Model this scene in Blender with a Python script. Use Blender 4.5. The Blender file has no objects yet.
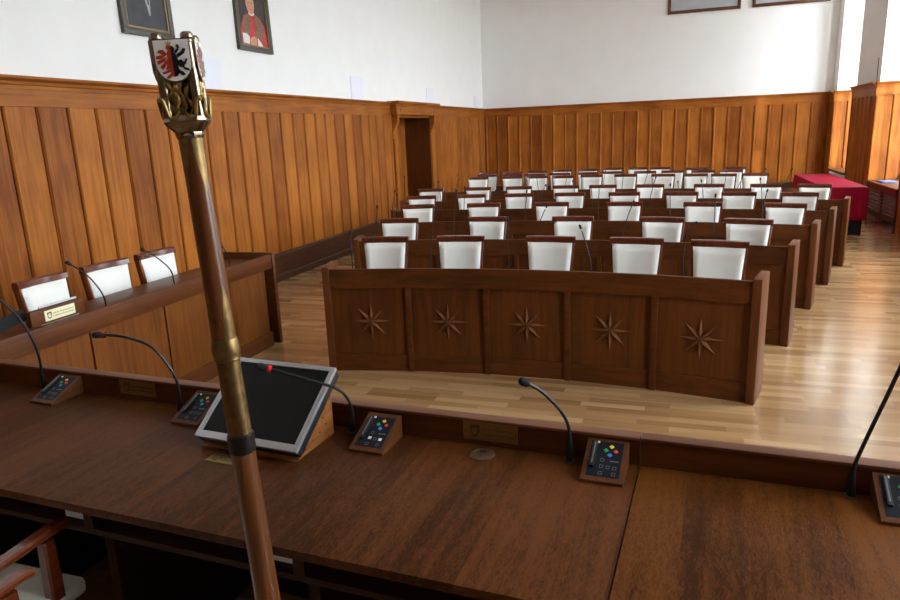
import bpy, bmesh, math, random
from mathutils import Vector, Matrix
random.seed(7)
S = bpy.context.scene
COL = S.collection
PI = math.pi
ORD = ['first', 'second', 'third', 'fourth', 'fifth', 'sixth', 'seventh', 'eighth', 'ninth', 'tenth']

# ------------------------------------------------------------------ materials
def newmat(name):
    m = bpy.data.materials.new(name); m.use_nodes = True
    nt = m.node_tree
    b = nt.nodes['Principled BSDF']
    return m, nt, b

def plain(name, col, rough=.5, metal=0., coat=0., spec=.5, noise=0., nscale=40., bump=0.):
    m, nt, b = newmat(name)
    b.inputs['Base Color'].default_value = (*col, 1); b.inputs['Roughness'].default_value = rough
    b.inputs['Metallic'].default_value = metal; b.inputs['Coat Weight'].default_value = coat
    b.inputs['Specular IOR Level'].default_value = spec
    tc = nt.nodes.new('ShaderNodeTexCoord'); n = nt.nodes.new('ShaderNodeTexNoise')
    n.inputs['Scale'].default_value = nscale; n.inputs['Detail'].default_value = 4
    nt.links.new(tc.outputs['Object'], n.inputs['Vector'])
    if noise:
        r = nt.nodes.new('ShaderNodeValToRGB')
        r.color_ramp.elements[0].position = .3; r.color_ramp.elements[1].position = .7
        r.color_ramp.elements[0].color = (*[c*(1-noise) for c in col], 1)
        r.color_ramp.elements[1].color = (*[min(1, c*(1+noise)) for c in col], 1)
        nt.links.new(n.outputs['Fac'], r.inputs['Fac']); nt.links.new(r.outputs['Color'], b.inputs['Base Color'])
    if bump:
        bp = nt.nodes.new('ShaderNodeBump'); bp.inputs['Strength'].default_value = bump; bp.inputs['Distance'].default_value = .002
        nt.links.new(n.outputs['Fac'], bp.inputs['Height']); nt.links.new(bp.outputs['Normal'], b.inputs['Normal'])
    return m

def wood(name, dark, light, axis='Z', rough=.35, coat=0., across=26., along=1.6, board=None, boff=0., bvar=.35, vary=.0, figure=0., spec=.5, knots=False):
    """grain stretched along `axis`; board=(axis,width) gives each board its own tone"""
    m, nt, b = newmat(name)
    N, L = nt.nodes, nt.links
    tc = N.new('ShaderNodeTexCoord'); mp = N.new('ShaderNodeMapping')
    sc = [across]*3; sc['XYZ'.index(axis)] = along
    mp.inputs['Scale'].default_value = sc
    oi = N.new('ShaderNodeObjectInfo')
    add = N.new('ShaderNodeVectorMath'); add.operation = 'ADD'
    rs = N.new('ShaderNodeMath'); rs.operation = 'MULTIPLY'; rs.inputs[1].default_value = 13.
    L.new(oi.outputs['Random'], rs.inputs[0])
    L.new(tc.outputs['Object'], add.inputs[0]); L.new(rs.outputs[0], add.inputs[1])
    wn = None
    if board:
        sep = N.new('ShaderNodeSeparateXYZ'); L.new(tc.outputs['Object'], sep.inputs[0])
        d = N.new('ShaderNodeMath'); d.operation = 'SUBTRACT'; d.inputs[1].default_value = boff
        L.new(sep.outputs['XYZ'.index(board[0])], d.inputs[0])
        q = N.new('ShaderNodeMath'); q.operation = 'DIVIDE'; q.inputs[1].default_value = board[1]; L.new(d.outputs[0], q.inputs[0])
        fl = N.new('ShaderNodeMath'); fl.operation = 'FLOOR'; L.new(q.outputs[0], fl.inputs[0])
        wn = N.new('ShaderNodeTexWhiteNoise'); wn.noise_dimensions = '1D'; L.new(fl.outputs[0], wn.inputs['W'])
        sh = N.new('ShaderNodeVectorMath'); sh.operation = 'SCALE'; sh.inputs['Scale'].default_value = 9.
        L.new(wn.outputs['Color'], sh.inputs[0])
        ad2 = N.new('ShaderNodeVectorMath'); ad2.operation = 'ADD'
        L.new(add.outputs[0], ad2.inputs[0]); L.new(sh.outputs[0], ad2.inputs[1]); add = ad2
    L.new(add.outputs[0], mp.inputs['Vector'])
    n1 = N.new('ShaderNodeTexNoise'); n1.inputs['Scale'].default_value = 1.; n1.inputs['Detail'].default_value = 7; n1.inputs['Roughness'].default_value = .62
    n1.inputs['Distortion'].default_value = .6
    L.new(mp.outputs[0], n1.inputs['Vector'])
    n2 = N.new('ShaderNodeTexNoise'); n2.inputs['Scale'].default_value = 2.2; n2.inputs['Detail'].default_value = 3
    L.new(add.outputs[0], n2.inputs['Vector'])
    mx = N.new('ShaderNodeMath'); mx.operation = 'MULTIPLY_ADD'; mx.inputs[1].default_value = .35
    L.new(n2.outputs['Fac'], mx.inputs[0])
    sc1 = N.new('ShaderNodeMath'); sc1.operation = 'MULTIPLY'; sc1.inputs[1].default_value = .65; L.new(n1.outputs['Fac'], sc1.inputs[0])
    L.new(sc1.outputs[0], mx.inputs[2])
    fac = mx
    if figure:
        mp2 = N.new('ShaderNodeMapping'); s2 = [150.]*3; s2['XYZ'.index(axis)] = 40.; mp2.inputs['Scale'].default_value = s2
        mp2.inputs['Rotation'].default_value = (0, 0, .7)
        L.new(add.outputs[0], mp2.inputs['Vector'])
        n3 = N.new('ShaderNodeTexNoise'); n3.inputs['Scale'].default_value = 1.; n3.inputs['Detail'].default_value = 2; n3.inputs['Distortion'].default_value = 1.5
        L.new(mp2.outputs[0], n3.inputs['Vector'])
        f3 = N.new('ShaderNodeMath'); f3.operation = 'MULTIPLY_ADD'; f3.inputs[1].default_value = figure
        L.new(n3.outputs['Fac'], f3.inputs[0]); 
        f4 = N.new('ShaderNodeMath'); f4.operation = 'SUBTRACT'; f4.inputs[1].default_value = figure*.5; L.new(fac.outputs[0], f4.inputs[0])
        L.new(f4.outputs[0], f3.inputs[2]); fac = f3
    if wn:
        b3 = N.new('ShaderNodeMath'); b3.operation = 'MULTIPLY_ADD'; b3.inputs[1].default_value = bvar
        b4 = N.new('ShaderNodeMath'); b4.operation = 'SUBTRACT'; b4.inputs[1].default_value = bvar*.5; L.new(fac.outputs[0], b4.inputs[0])
        L.new(wn.outputs['Value'], b3.inputs[0]); L.new(b4.outputs[0], b3.inputs[2]); fac = b3
    if vary:
        v3 = N.new('ShaderNodeMath'); v3.operation = 'MULTIPLY_ADD'; v3.inputs[1].default_value = vary
        L.new(oi.outputs['Random'], v3.inputs[0]); L.new(fac.outputs[0], v3.inputs[2]); fac = v3
    r = N.new('ShaderNodeValToRGB'); r.color_ramp.elements[0].position = .33; r.color_ramp.elements[1].position = .67
    r.color_ramp.elements[0].color = (*dark, 1); r.color_ramp.elements[1].color = (*light, 1)
    L.new(fac.outputs[0], r.inputs['Fac']); L.new(r.outputs['Color'], b.inputs['Base Color'])
    b.inputs['Roughness'].default_value = rough; b.inputs['Coat Weight'].default_value = coat; b.inputs['Coat Roughness'].default_value = .12
    b.inputs['Specular IOR Level'].default_value = spec
    bp = N.new('ShaderNodeBump'); bp.inputs['Strength'].default_value = .12; bp.inputs['Distance'].default_value = .002
    L.new(n1.outputs['Fac'], bp.inputs['Height']); L.new(bp.outputs['Normal'], b.inputs['Normal'])
    return m

def parquet():
    m, nt, b = newmat('oak_parquet'); N, L = nt.nodes, nt.links
    tc = N.new('ShaderNodeTexCoord')
    br = N.new('ShaderNodeTexBrick'); br.offset = .37; br.offset_frequency = 3; br.squash_frequency = 5; br.squash = .8
    br.inputs['Color1'].default_value = (0, 0, 0, 1); br.inputs['Color2'].default_value = (1, 1, 1, 1); br.inputs['Mortar'].default_value = (.0, .0, .0, 1)
    br.inputs['Scale'].default_value = 1.; br.inputs['Mortar Size'].default_value = .0005; br.inputs['Mortar Smooth'].default_value = .1
    br.inputs['Brick Width'].default_value = .52; br.inputs['Row Height'].default_value = .072; br.inputs['Bias'].default_value = 0
    L.new(tc.outputs['Object'], br.inputs['Vector'])
    sh = N.new('ShaderNodeVectorMath'); sh.operation = 'SCALE'; sh.inputs['Scale'].default_value = 17.; L.new(br.outputs['Color'], sh.inputs[0])
    ad = N.new('ShaderNodeVectorMath'); ad.operation = 'ADD'; L.new(tc.outputs['Object'], ad.inputs[0]); L.new(sh.outputs[0], ad.inputs[1])
    mp = N.new('ShaderNodeMapping'); mp.inputs['Scale'].default_value = (1.6, 32, 1); L.new(ad.outputs[0], mp.inputs['Vector'])
    n1 = N.new('ShaderNodeTexNoise'); n1.inputs['Scale'].default_value = 1; n1.inputs['Detail'].default_value = 6; n1.inputs['Distortion'].default_value = .5
    L.new(mp.outputs[0], n1.inputs['Vector'])
    a = N.new('ShaderNodeMath'); a.operation = 'MULTIPLY'; a.inputs[1].default_value = .45; L.new(n1.outputs['Fac'], a.inputs[0])
    c = N.new('ShaderNodeMath'); c.operation = 'MULTIPLY_ADD'; c.inputs[1].default_value = .55
    L.new(br.outputs['Color'], c.inputs[0]); L.new(a.outputs[0], c.inputs[2])
    r = N.new('ShaderNodeValToRGB'); e = r.color_ramp.elements
    e[0].position = .1; e[0].color = FLOOR_D; e[1].position = .9; e[1].color = FLOOR_L
    x = e.new(.5); x.color = FLOOR_M
    L.new(c.outputs[0], r.inputs['Fac'])
    mxr = N.new('ShaderNodeMixRGB'); mxr.inputs['Color2'].default_value = (.26, .14, .06, 1)
    L.new(br.outputs['Fac'], mxr.inputs['Fac']); L.new(r.outputs['Color'], mxr.inputs['Color1'])
    L.new(mxr.outputs[0], b.inputs['Base Color']); b.inputs['Specular IOR Level'].default_value = 1.
    n2 = N.new('ShaderNodeTexNoise'); n2.inputs['Scale'].default_value = 1.4; n2.inputs['Detail'].default_value = 3; L.new(tc.outputs['Object'], n2.inputs['Vector'])
    rr = N.new('ShaderNodeMapRange'); rr.inputs['To Min'].default_value = .13; rr.inputs['To Max'].default_value = .24
    L.new(n2.outputs['Fac'], rr.inputs['Value']); L.new(rr.outputs[0], b.inputs['Roughness'])
    bp = N.new('ShaderNodeBump'); bp.inputs['Strength'].default_value = .25; bp.inputs['Distance'].default_value = .0015
    L.new(c.outputs[0], bp.inputs['Height']); L.new(bp.outputs['Normal'], b.inputs['Normal'])
    return m

FLOOR_D = (.235, .118, .046, 1); FLOOR_M = (.40, .228, .102, 1); FLOOR_L = (.60, .385, .20, 1)
M = {}
M['plaster'] = plain('white_plaster', (.86, .86, .86), .9, noise=.015, nscale=3., spec=.2)
M['ceiling'] = plain('ceiling_white', (.8, .8, .78), .9)
OD, OL = (.19, .050, .0065), (.43, .142, .020)
M['oak_y'] = wood('oak_panelling_long', OD, OL, 'Z', .45, spec=.16, board=('Y', .305), boff=4.132, bvar=.22)
M['oak_x'] = wood('oak_panelling_back', OD, OL, 'Z', .45, spec=.16, board=('X', .298), boff=-4.925, bvar=.22)
M['oak_rail_y'] = wood('oak_rail_long', OD, OL, 'Y', .42, spec=.16)
M['oak_rail_x'] = wood('oak_rail_back', OD, OL, 'X', .42, spec=.16)
M['oak_dark'] = wood('dark_skirting_oak', (.035, .011, .004), (.08, .026, .009), 'Y', .42, spec=.3)
BD, BL = (.043, .011, .0019), (.125, .036, .0062)
M['bench_v'] = wood('bench_oak_upright', BD, BL, 'Z', .45, vary=.15, spec=.18)
M['bench_h'] = wood('bench_oak_lengthways', BD, BL, 'X', .45, vary=.05, spec=.18)
M['side_v'] = wood('side_bench_oak_upright', (.09, .026, .0048), (.20, .064, .012), 'Z', .42, spec=.18)
M['side_h'] = wood('side_bench_oak_lengthways', (.06, .0165, .004), (.14, .042, .010), 'Y', .42, spec=.2)
M['end'] = wood('bench_end_oak', (.07, .020, .0045), (.15, .047, .012), 'Z', .45, spec=.15)
M['desk_a'] = wood('desk_oak_brown', (.037, .0098, .0020), (.112, .035, .0080), 'Y', .42, across=30, along=2., board=('X', .17), boff=.03, bvar=.22, figure=.75, spec=.14)
M['desk_b'] = wood('desk_oak_warm', (.052, .0135, .0023), (.165, .054, .0100), 'Y', .42, across=30, along=2., board=('X', .19), boff=.1, bvar=.22, figure=.75, spec=.14)
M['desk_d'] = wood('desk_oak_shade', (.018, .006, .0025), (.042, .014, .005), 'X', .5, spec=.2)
M['desk_lip'] = wood('desk_lip_oak', (.10, .034, .014), (.17, .06, .027), 'X', .45)
M['wedge'] = wood('console_oak', (.06, .018, .0045), (.135, .045, .012), 'Y', .42, across=60, spec=.3)
M['star'] = wood('star_oak', (.13, .046, .015), (.25, .094, .034), 'Z', .4)
M['mahogany'] = wood('mahogany_red', (.055, .010, .0035), (.15, .030, .009), 'Z', .2, coat=.6)
M['mahogany_arm'] = wood('mahogany_arm', (.07, .011, .003), (.18, .036, .009), 'Y', .25, coat=.5)
M['leather'] = plain('white_leather', (.86, .85, .81), .42, noise=.02, nscale=12, bump=.05)
M['seat_cloth'] = plain('pale_seat_cloth', (.66, .68, .62), .6)
M['brass'] = plain('aged_brass', (.22, .145, .06), .42, 1., noise=.3, nscale=60)
M['silver'] = plain('silvered_brass', (.27, .215, .15), .24, 1., noise=.25, nscale=45)
M['gold'] = plain('gilt_relief', (.36, .25, .09), .3, 1., noise=.2, nscale=80)
M['staff'] = wood('staff_wood', (.065, .019, .005), (.17, .055, .016), 'Z', .3, across=90, along=5, coat=.4)
M['dark_metal'] = plain('dark_bronze', (.035, .032, .03), .32, .8)
M['enamel'] = plain('white_enamel', (.8, .8, .78), .15)
M['red'] = plain('red_enamel', (.38, .035, .015), .2, noise=.2, nscale=200)
M['black_enamel'] = plain('black_enamel', (.008, .008, .01), .2)
M['crown_gold'] = plain('gold_enamel', (.5, .28, .05), .25)
M['black'] = plain('black_plastic', (.012, .012, .014), .35)
M['foam'] = plain('black_foam', (.008, .008, .010), .95)
M['screen'] = plain('dark_screen', (.004, .004, .0045), .4, spec=.2)
M['alu'] = plain('silver_bezel', (.50, .50, .54), .3, .75)
M['steel'] = plain('grey_steel', (.20, .20, .21), .35, .9)
M['stem'] = plain('dark_stem', (.02, .02, .022), .35, .5)
M['redring'] = plain('red_ring', (.75, .02, .03), .3)
M['console'] = plain('console_panel', (.008, .011, .018), .45, spec=.2)
M['b_yel'] = plain('button_yellow', (.85, .55, .03), .4); M['b_grn'] = plain('button_green', (.02, .38, .12), .4)
M['b_red'] = plain('button_red', (.65, .05, .03), .4); M['b_blu'] = plain('button_blue', (.05, .25, .75), .4)
M['b_wht'] = plain('button_white', (.8, .82, .88), .4); M['b_gry'] = plain('button_outline', (.16, .17, .19), .4)
M['plate'] = plain('brass_plate', (.42, .30, .10), .3, 1.); M['plate_pale'] = plain('pale_brass_plate', (.86, .80, .52), .4, .1)
M['ink'] = plain('engraved_ink', (.06, .05, .03), .6)
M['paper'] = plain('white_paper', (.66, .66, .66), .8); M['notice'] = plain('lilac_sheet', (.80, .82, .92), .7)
M['cloth'] = plain('red_tablecloth', (.27, .004, .020), .8, spec=.1, noise=.1, nscale=300)
M['blue'] = plain('blue_cover', (.10, .17, .38), .5)
M['white_metal'] = plain('white_radiator', (.62, .60, .55), .45)
M['frame_gilt'] = plain('frame_gilt', (.22, .16, .07), .4, .3); M['frame_dark'] = plain('frame_dark', (.045, .034, .022), .4)
M['cv_bg'] = plain('canvas_dark', (.035, .025, .022), .6, noise=.4, nscale=5); M['cv_suit'] = plain('canvas_suit', (.045, .047, .06), .6, noise=.2, nscale=8)
M['cv_shirt'] = plain('canvas_shirt', (.35, .36, .40), .6); M['cv_red'] = plain('canvas_crimson', (.45, .03, .035), .6, noise=.35, nscale=25)
M['cv_skin'] = plain('canvas_skin', (.55, .27, .16), .6, noise=.15, nscale=20); M['cv_white'] = plain('canvas_lace', (.7, .7, .68), .6)
M['cv_fur'] = plain('canvas_stole', (.20, .12, .07), .7, noise=.5, nscale=60); M['cv_hair'] = plain('canvas_hair', (.3, .28, .26), .7)
M['print'] = plain('grey_print', (.45, .48, .52), .3, noise=.06, nscale=6); M['frame_brown'] = wood('frame_brown', (.06, .02, .006), (.13, .045, .014), 'X', .35)
M['win_white'] = plain('window_white', (.75, .75, .73), .4)
def glassmat():
    m = bpy.data.materials.new('window_glass'); m.use_nodes = True; nt = m.node_tree; nt.nodes.clear()
    o = nt.nodes.new('ShaderNodeOutputMaterial'); t = nt.nodes.new('ShaderNodeBsdfTransparent'); g = nt.nodes.new('ShaderNodeBsdfGlossy')
    g.inputs['Roughness'].default_value = .02; t.inputs['Color'].default_value = (.95, .97, .96, 1)
    x = nt.nodes.new('ShaderNodeMixShader'); x.inputs['Fac'].default_value = .04
    nt.links.new(t.outputs[0], x.inputs[1]); nt.links.new(g.outputs[0], x.inputs[2]); nt.links.new(x.outputs[0], o.inputs['Surface'])
    return m
M['glass'] = glassmat(); M['cradle'] = wood('cradle_oak', (.13, .042, .010), (.30, .11, .03), 'Y', .45, across=45, spec=.2); M['grom'] = plain('brown_plastic', (.085, .045, .025), .4)
M['floor'] = parquet()

# ------------------------------------------------------------------ mesh builder
class MB:
    def __init__(s): s.v = []; s.f = []; s.m = []
    def add(s, vs, fs, mi=0):
        o = len(s.v); s.v += [tuple(v) for v in vs]; s.f += [[i+o for i in f] for f in fs]; s.m += [mi]*len(fs)
    def box(s, x0, x1, y0, y1, z0, z1, mi=0, bev=0., mat=None):
        bm = bmesh.new(); bmesh.ops.create_cube(bm, size=1.)
        for v in bm.verts: v.co = Vector(((x0+x1)/2+v.co.x*(x1-x0), (y0+y1)/2+v.co.y*(y1-y0), (z0+z1)/2+v.co.z*(z1-z0)))
        if bev: bmesh.ops.bevel(bm, geom=bm.edges[:], offset=bev, segments=2, profile=.6, affect='EDGES')
        if mat: bm.transform(mat)
        bm.verts.index_update()
        s.add([v.co[:] for v in bm.verts], [[v.index for v in f.verts] for f in bm.faces], mi); bm.free()
    def loft(s, rings, mi=0, cap=True, closed=False):
        n = len(rings[0]); vs = [p for r in rings for p in r]; fs = []
        k = len(rings)
        for i in range(k if closed else k-1):
            a, b = i*n, ((i+1) % k)*n
            for j in range(n): fs.append([a+j, a+(j+1) % n, b+(j+1) % n, b+j])
        if cap and not closed: fs += [list(range(n))[::-1], list(range((k-1)*n, k*n))]
        s.add(vs, fs, mi)
    def prism(s, poly, d, mi=0, fn=None):
        """poly of 2-D points extruded by d; fn maps (a,b,c) to xyz"""
        fn = fn or (lambda a, b, c: (a, b, c))
        s.loft([[fn(a, b, 0) for a, b in poly], [fn(a, b, d) for a, b in poly]], mi)
    def tube(s, pts, rad, seg=10, mi=0):
        pts = [Vector(p) for p in pts]; n = len(pts)
        rad = rad if isinstance(rad, (list, tuple)) else [rad]*n
        rings = []; up = None
        for i in range(n):
            t = (pts[min(i+1, n-1)]-pts[max(i-1, 0)]).normalized()
            if up is None:
                up = Vector((0, 0, 1)) if abs(t.z) < .9 else Vector((1, 0, 0))
            up = (up - t*up.dot(t)).normalized(); w = t.cross(up)
            rings.append([tuple(pts[i]+rad[i]*(math.cos(2*PI*k/seg)*up+math.sin(2*PI*k/seg)*w)) for k in range(seg)])
        s.loft(rings, mi)
    def lathe(s, prof, seg=24, mi=0, mat=None):
        rings = [[(r*math.cos(2*PI*k/seg), r*math.sin(2*PI*k/seg), z) for k in range(seg)] for r, z in prof]
        if mat: rings = [[tuple(mat @ Vector(p)) for p in r] for r in rings]
        s.loft(rings, mi)
    def build(s, name, mats, parent=None, smooth=True, ang=35):
        me = bpy.data.meshes.new(name); me.from_pydata(s.v, [], s.f)
        for m in (mats if isinstance(mats, (list, tuple)) else [mats]): me.materials.append(M[m] if isinstance(m, str) else m)
        me.polygons.foreach_set('material_index', s.m)
        bm = bmesh.new(); bm.from_mesh(me); bmesh.ops.recalc_face_normals(bm, faces=bm.faces[:]); bm.to_mesh(me); bm.free()
        if smooth:
            me.polygons.foreach_set('use_smooth', [True]*len(me.polygons)); me.set_sharp_from_angle(angle=math.radians(ang))
        o = bpy.data.objects.new(name, me); COL.objects.link(o)
        if parent: o.parent = parent
        return o

def smooth_path(pts, k=5):
    """Catmull-Rom through pts"""
    P = [Vector(p) for p in pts]; P = [P[0]*2-P[1]]+P+[P[-1]*2-P[-2]]; out = []
    for i in range(1, len(P)-2):
        a, b, c, d = P[i-1:i+3]
        for j in range(k):
            t = j/k
            out.append(.5*((2*b)+(c-a)*t+(2*a-5*b+4*c-d)*t*t+(3*b-a-3*c+d)*t**3))
    out.append(P[-2]); return out

def tag(o, label=None, cat=None, group=None, kind=None):
    if label: o['label'] = label
    if cat: o['category'] = cat
    if group: o['group'] = group
    if kind: o['kind'] = kind
    return o
def empty(name, loc, rz=0.):
    o = bpy.data.objects.new(name, None); o.location = loc; o.rotation_euler = (0, 0, rz); o.empty_display_size = .1
    COL.objects.link(o); return o
def copy_tree(o, parent=None):
    c = o.copy(); COL.objects.link(c)
    if parent: c.parent = parent
    for ch in list(o.children): copy_tree(ch, c)
    return c
def bx(name, mat, x0, x1, y0, y1, z0, z1, parent=None, bev=0.):
    m = MB(); m.box(x0, x1, y0, y1, z0, z1, 0, bev); return m.build(name, mat, parent, smooth=bev > 0)

# ------------------------------------------------------------------ the room
XL, XR, YB, YF, ZC = -5.0, 3.2, 18.15, -3.2, 5.9
ZW = 2.365
tag(bx('floor', 'floor', XL-.6, XR+.9, YF-.2, YB+.2, -.1, 0), 'oak strip parquet floor', kind='structure')
tag(bx('ceiling', 'ceiling', XL-.6, XR+.9, YF-.2, YB+.2, ZC, ZC+.15), 'white ceiling', kind='structure')
wf = tag(bx('wall_front', 'plaster', XL-.6, XR+.9, YF-.2, YF, 0, ZC), 'white wall above oak panelling behind the presidium', kind='structure')
DY0, DY1, DZ = 11.92, 13.80, 2.13           # door recess in the long wall
m = MB()
m.box(XL-.6, XL, YF, DY0, 0, ZC); m.box(XL-.6, XL, DY1, YB, 0, ZC); m.box(XL-.6, XL, DY0, DY1, DZ, ZC)
wl = tag(m.build('wall_left', 'plaster', smooth=False), 'long white wall above oak panelling', kind='structure')
wb = tag(bx('wall_back', 'plaster', XL-.6, XR+.9, YB, YB+.2, 0, ZC), 'white end wall above oak panelling', kind='structure')

def panelling(parent, fn, s0, s1, start, pitch, mat, railmat, z0=.0, ztop=ZW, nm='panelling', crown=True):
    """fn(s, out, z) -> xyz ; boards with a raised batten, a groove beside it, a top rail and a moulded crown"""
    def B(mb, a, b, o0, o1, z0_, z1_, mi=0):
        mb.add([fn(s, o, z) for s in (a, b) for o in (o0, o1) for z in (z0_, z1_)],
               [[0, 1, 3, 2], [4, 6, 7, 5], [0, 4, 5, 1], [2, 3, 7, 6], [0, 2, 6, 4], [1, 5, 7, 3]], mi)
    mb = MB(); zr = ztop-.23
    B(mb, s0, s1, 0, .012, z0, zr+.02)
    k0 = math.ceil((s0-start)/pitch-1e-6)-1; k = k0
    while start+k*pitch < s1:
        a = max(s0, start+k*pitch); b = min(s1, start+(k+1)*pitch)
        if b-a > .03:
            if a > s0: mb.loft([[fn(a-.004+ds, o, z) for ds, o in ((0, 0), (0, .030), (.012, .046), (.036, .046), (.048, .030), (.048, 0))] for z in (z0, zr+.004)])   # batten
            B(mb, a+.044, b-.014, 0, .027, z0, zr+.01)                    # board, groove left before the next batten
        k += 1
    mb.build(nm, mat, parent, smooth=False)
    if crown:
        mb = MB(); B(mb, s0, s1, 0, .042, zr, ztop-.085)
        prof = [(0, -.1), (.05, -.1), (.052, -.07), (.062, -.062), (.066, -.04), (.085, -.03), (.097, -.02), (.1, 0), (0, 0)]
        mb.loft([[fn(s, o, ztop+z) for o, z in prof] for s in (s0, s1)])
        mb.build('crown_moulding', railmat, parent, smooth=True, ang=25)

fl = lambda s, o, z: (XL+o, s, z)
panelling(wl, fl, YF, DY0-.08, 4.132, .305, 'oak_y', 'oak_rail_y')
panelling(wl, fl, DY1+.08, YB, 13.88, .325, 'oak_y', 'oak_rail_y')
panelling(wb, lambda s, o, z: (s, YB-o, z), XL+.03, XR+.06, -4.925, .298, 'oak_x', 'oak_rail_x')
panelling(wf, lambda s, o, z: (s, YF+o, z), XL+.03, XR+.06, -4.925, .298, 'side_v', 'side_h')
def skirting(name, fn, s0, s1):
    mb = MB(); prof = [(0, 0), (.12, 0), (.12, .07), (.105, .085), (.085, .09), (.085, .33), (.075, .345), (0, .345)]
    mb.loft([[fn(s, o, z) for o, z in prof] for s in (s0, s1)])
    return tag(mb.build(name, 'oak_dark', smooth=False), 'dark oak skirting board', kind='structure')
skirting('baseboard_left', fl, YF, DY0-.1); skirting('baseboard_left.001', fl, DY1+.1, YB)
skirting('baseboard_back', lambda s, o, z: (s, YB-o, z), XL+.1, XR)

# door recess with its hood
dr = tag(empty('door_1', (XL, (DY0+DY1)/2, 0)), 'oak door recess with bracketed hood in the long wall', kind='structure')
hy = (DY1-DY0)/2
m = MB(); m.box(-.54, -.5, -hy, hy, 0, DZ)
for a in (-hy+.12, -.04): 
    m.box(-.5, -.485, a, a+.7, .2, DZ-.15)
m.build('door_leaf', 'oak_y', dr, smooth=False)
m = MB(); m.box(-.5, .05, -hy-.05, -hy+.0, 0, DZ+.03); m.build('jamb', 'oak_y', dr, False)
m = MB(); m.box(-.5, .05, hy-.02, hy+.09, 0, DZ+.03); m.build('jamb', M['bench_v'], dr, False)  # far jamb turned from the windows: its shade put in as darker oak
m = MB(); m.box(-.5, .05, -hy, hy, DZ-.02, DZ+.02); m.build('soffit', 'oak_rail_y', dr, False)
m = MB(); m.box(0, .17, -hy-.16, hy+.16, DZ+.02, 2.29, bev=.006)
m.box(.17, .178, -hy+.02, hy-.02, DZ+.06, 2.25)
m.loft([[(o, y, z) for o, z in [(0, 2.29), (.18, 2.29), (.19, 2.32), (.225, 2.35), (.235, 2.385), (0, 2.385)]] for y in (-hy-.2, hy+.2)])
m.build('hood', 'oak_rail_y', dr, False)
for sgn in (-1, 1):
    m = MB(); poly = [(0, 1.72), (.045, 1.72), (.06, 1.82), (.10, 1.92), (.15, 2.02), (.155, DZ+.02), (0, DZ+.02)]
    y = sgn*(hy+.06)
    m.loft([[(o, y+d, z) for o, z in poly] for d in (-.05, .05)]); m.build('bracket', 'oak_rail_y', dr, True)
m = MB(); m.tube([(-.485, .2, 1.05), (-.44, .2, 1.05), (-.43, .22, 1.05), (-.43, .32, 1.05)], .011); m.build('door_handle', 'brass', dr)

# window wall: piers between bays, panelled up to the same height
BAYS = [(1.0, 2.93), (4.73, 6.66), (8.45, 10.38), (12.17, 14.1), (15.9, 17.65)]
WX, WZ0, WZ1 = XR+.5, .69, 5.35
piers = []; prev = YF
for a, b in BAYS: piers.append((prev, a)); prev = b
piers.append((prev, YB))
m = MB()
for a, b in piers: m.box(XR+.05, XR+.7, a+.03 if a > YF else a, b-.03 if b < YB else b, ZW-.1, ZC); 
for a, b in piers: m.box(XR+.03, XR+.7, a+.02 if a > YF else a, b-.02 if b < YB else b, 0, ZW-.1)
for a, b in BAYS:
    m.box(XR+.05, XR+.7, a+.02, b-.02, WZ1, ZC)
    m.box(WX-.02, XR+.7, a+.01, b-.01, 0, WZ0)
wr = tag(m.build('wall_right', 'plaster', smooth=False), 'white window wall with deep reveals', kind='structure')
for a, b in piers:
    a0, b0 = (a if a > YF else YF), (b if b < YB else YB)
    panelling(wr, lambda s, o, z: (XR+.03-o, s, z), a0, b0, a0+.0, .298, 'oak_y', 'oak_rail_y', nm='pier_panelling')
    if b < YB: panelling(wr, lambda s, o, z: (s, b-.02+o, z), XR-.01, WX+.0, XR+.0, .27, 'oak_x', 'oak_rail_x', nm='reveal_panelling', z0=WZ0)
    if a > YF: panelling(wr, lambda s, o, z: (s, a+.02-o, z), XR-.01, WX+.0, XR+.0, .27, 'oak_x', 'oak_rail_x', nm='reveal_panelling', z0=WZ0)
for i, (a, b) in enumerate(BAYS):
    w = tag(empty('window_%d' % (i+1), (WX, (a+b)/2, WZ0)), 'tall white framed window in the window wall', kind='structure')
    h = (b-a)/2-.03; H = WZ1-WZ0
    m = MB()
    for y in (-h, h-.07): m.box(0, .08, y, y+.07, 0, H)
    m.box(0, .08, -h, h, 0, .09); m.box(0, .08, -h, h, H-.08, H); m.box(-.01, .08, -h, h, H*.68, H*.68+.09)
    m.box(-.01, .08, -.045, .045, 0, H); m.build('window_frame', 'win_white', w, False)
    m = MB(); m.box(.035, .041, -h+.07, h-.07, .09, H-.08); m.build('pane', 'glass', w, False)
    m = MB(); m.box(XR-.03-WX, .0, a+.03-(a+b)/2, b-.03-(a+b)/2, -.045, 0, bev=.006); m.build('window_sill', 'side_h', w)

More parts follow.
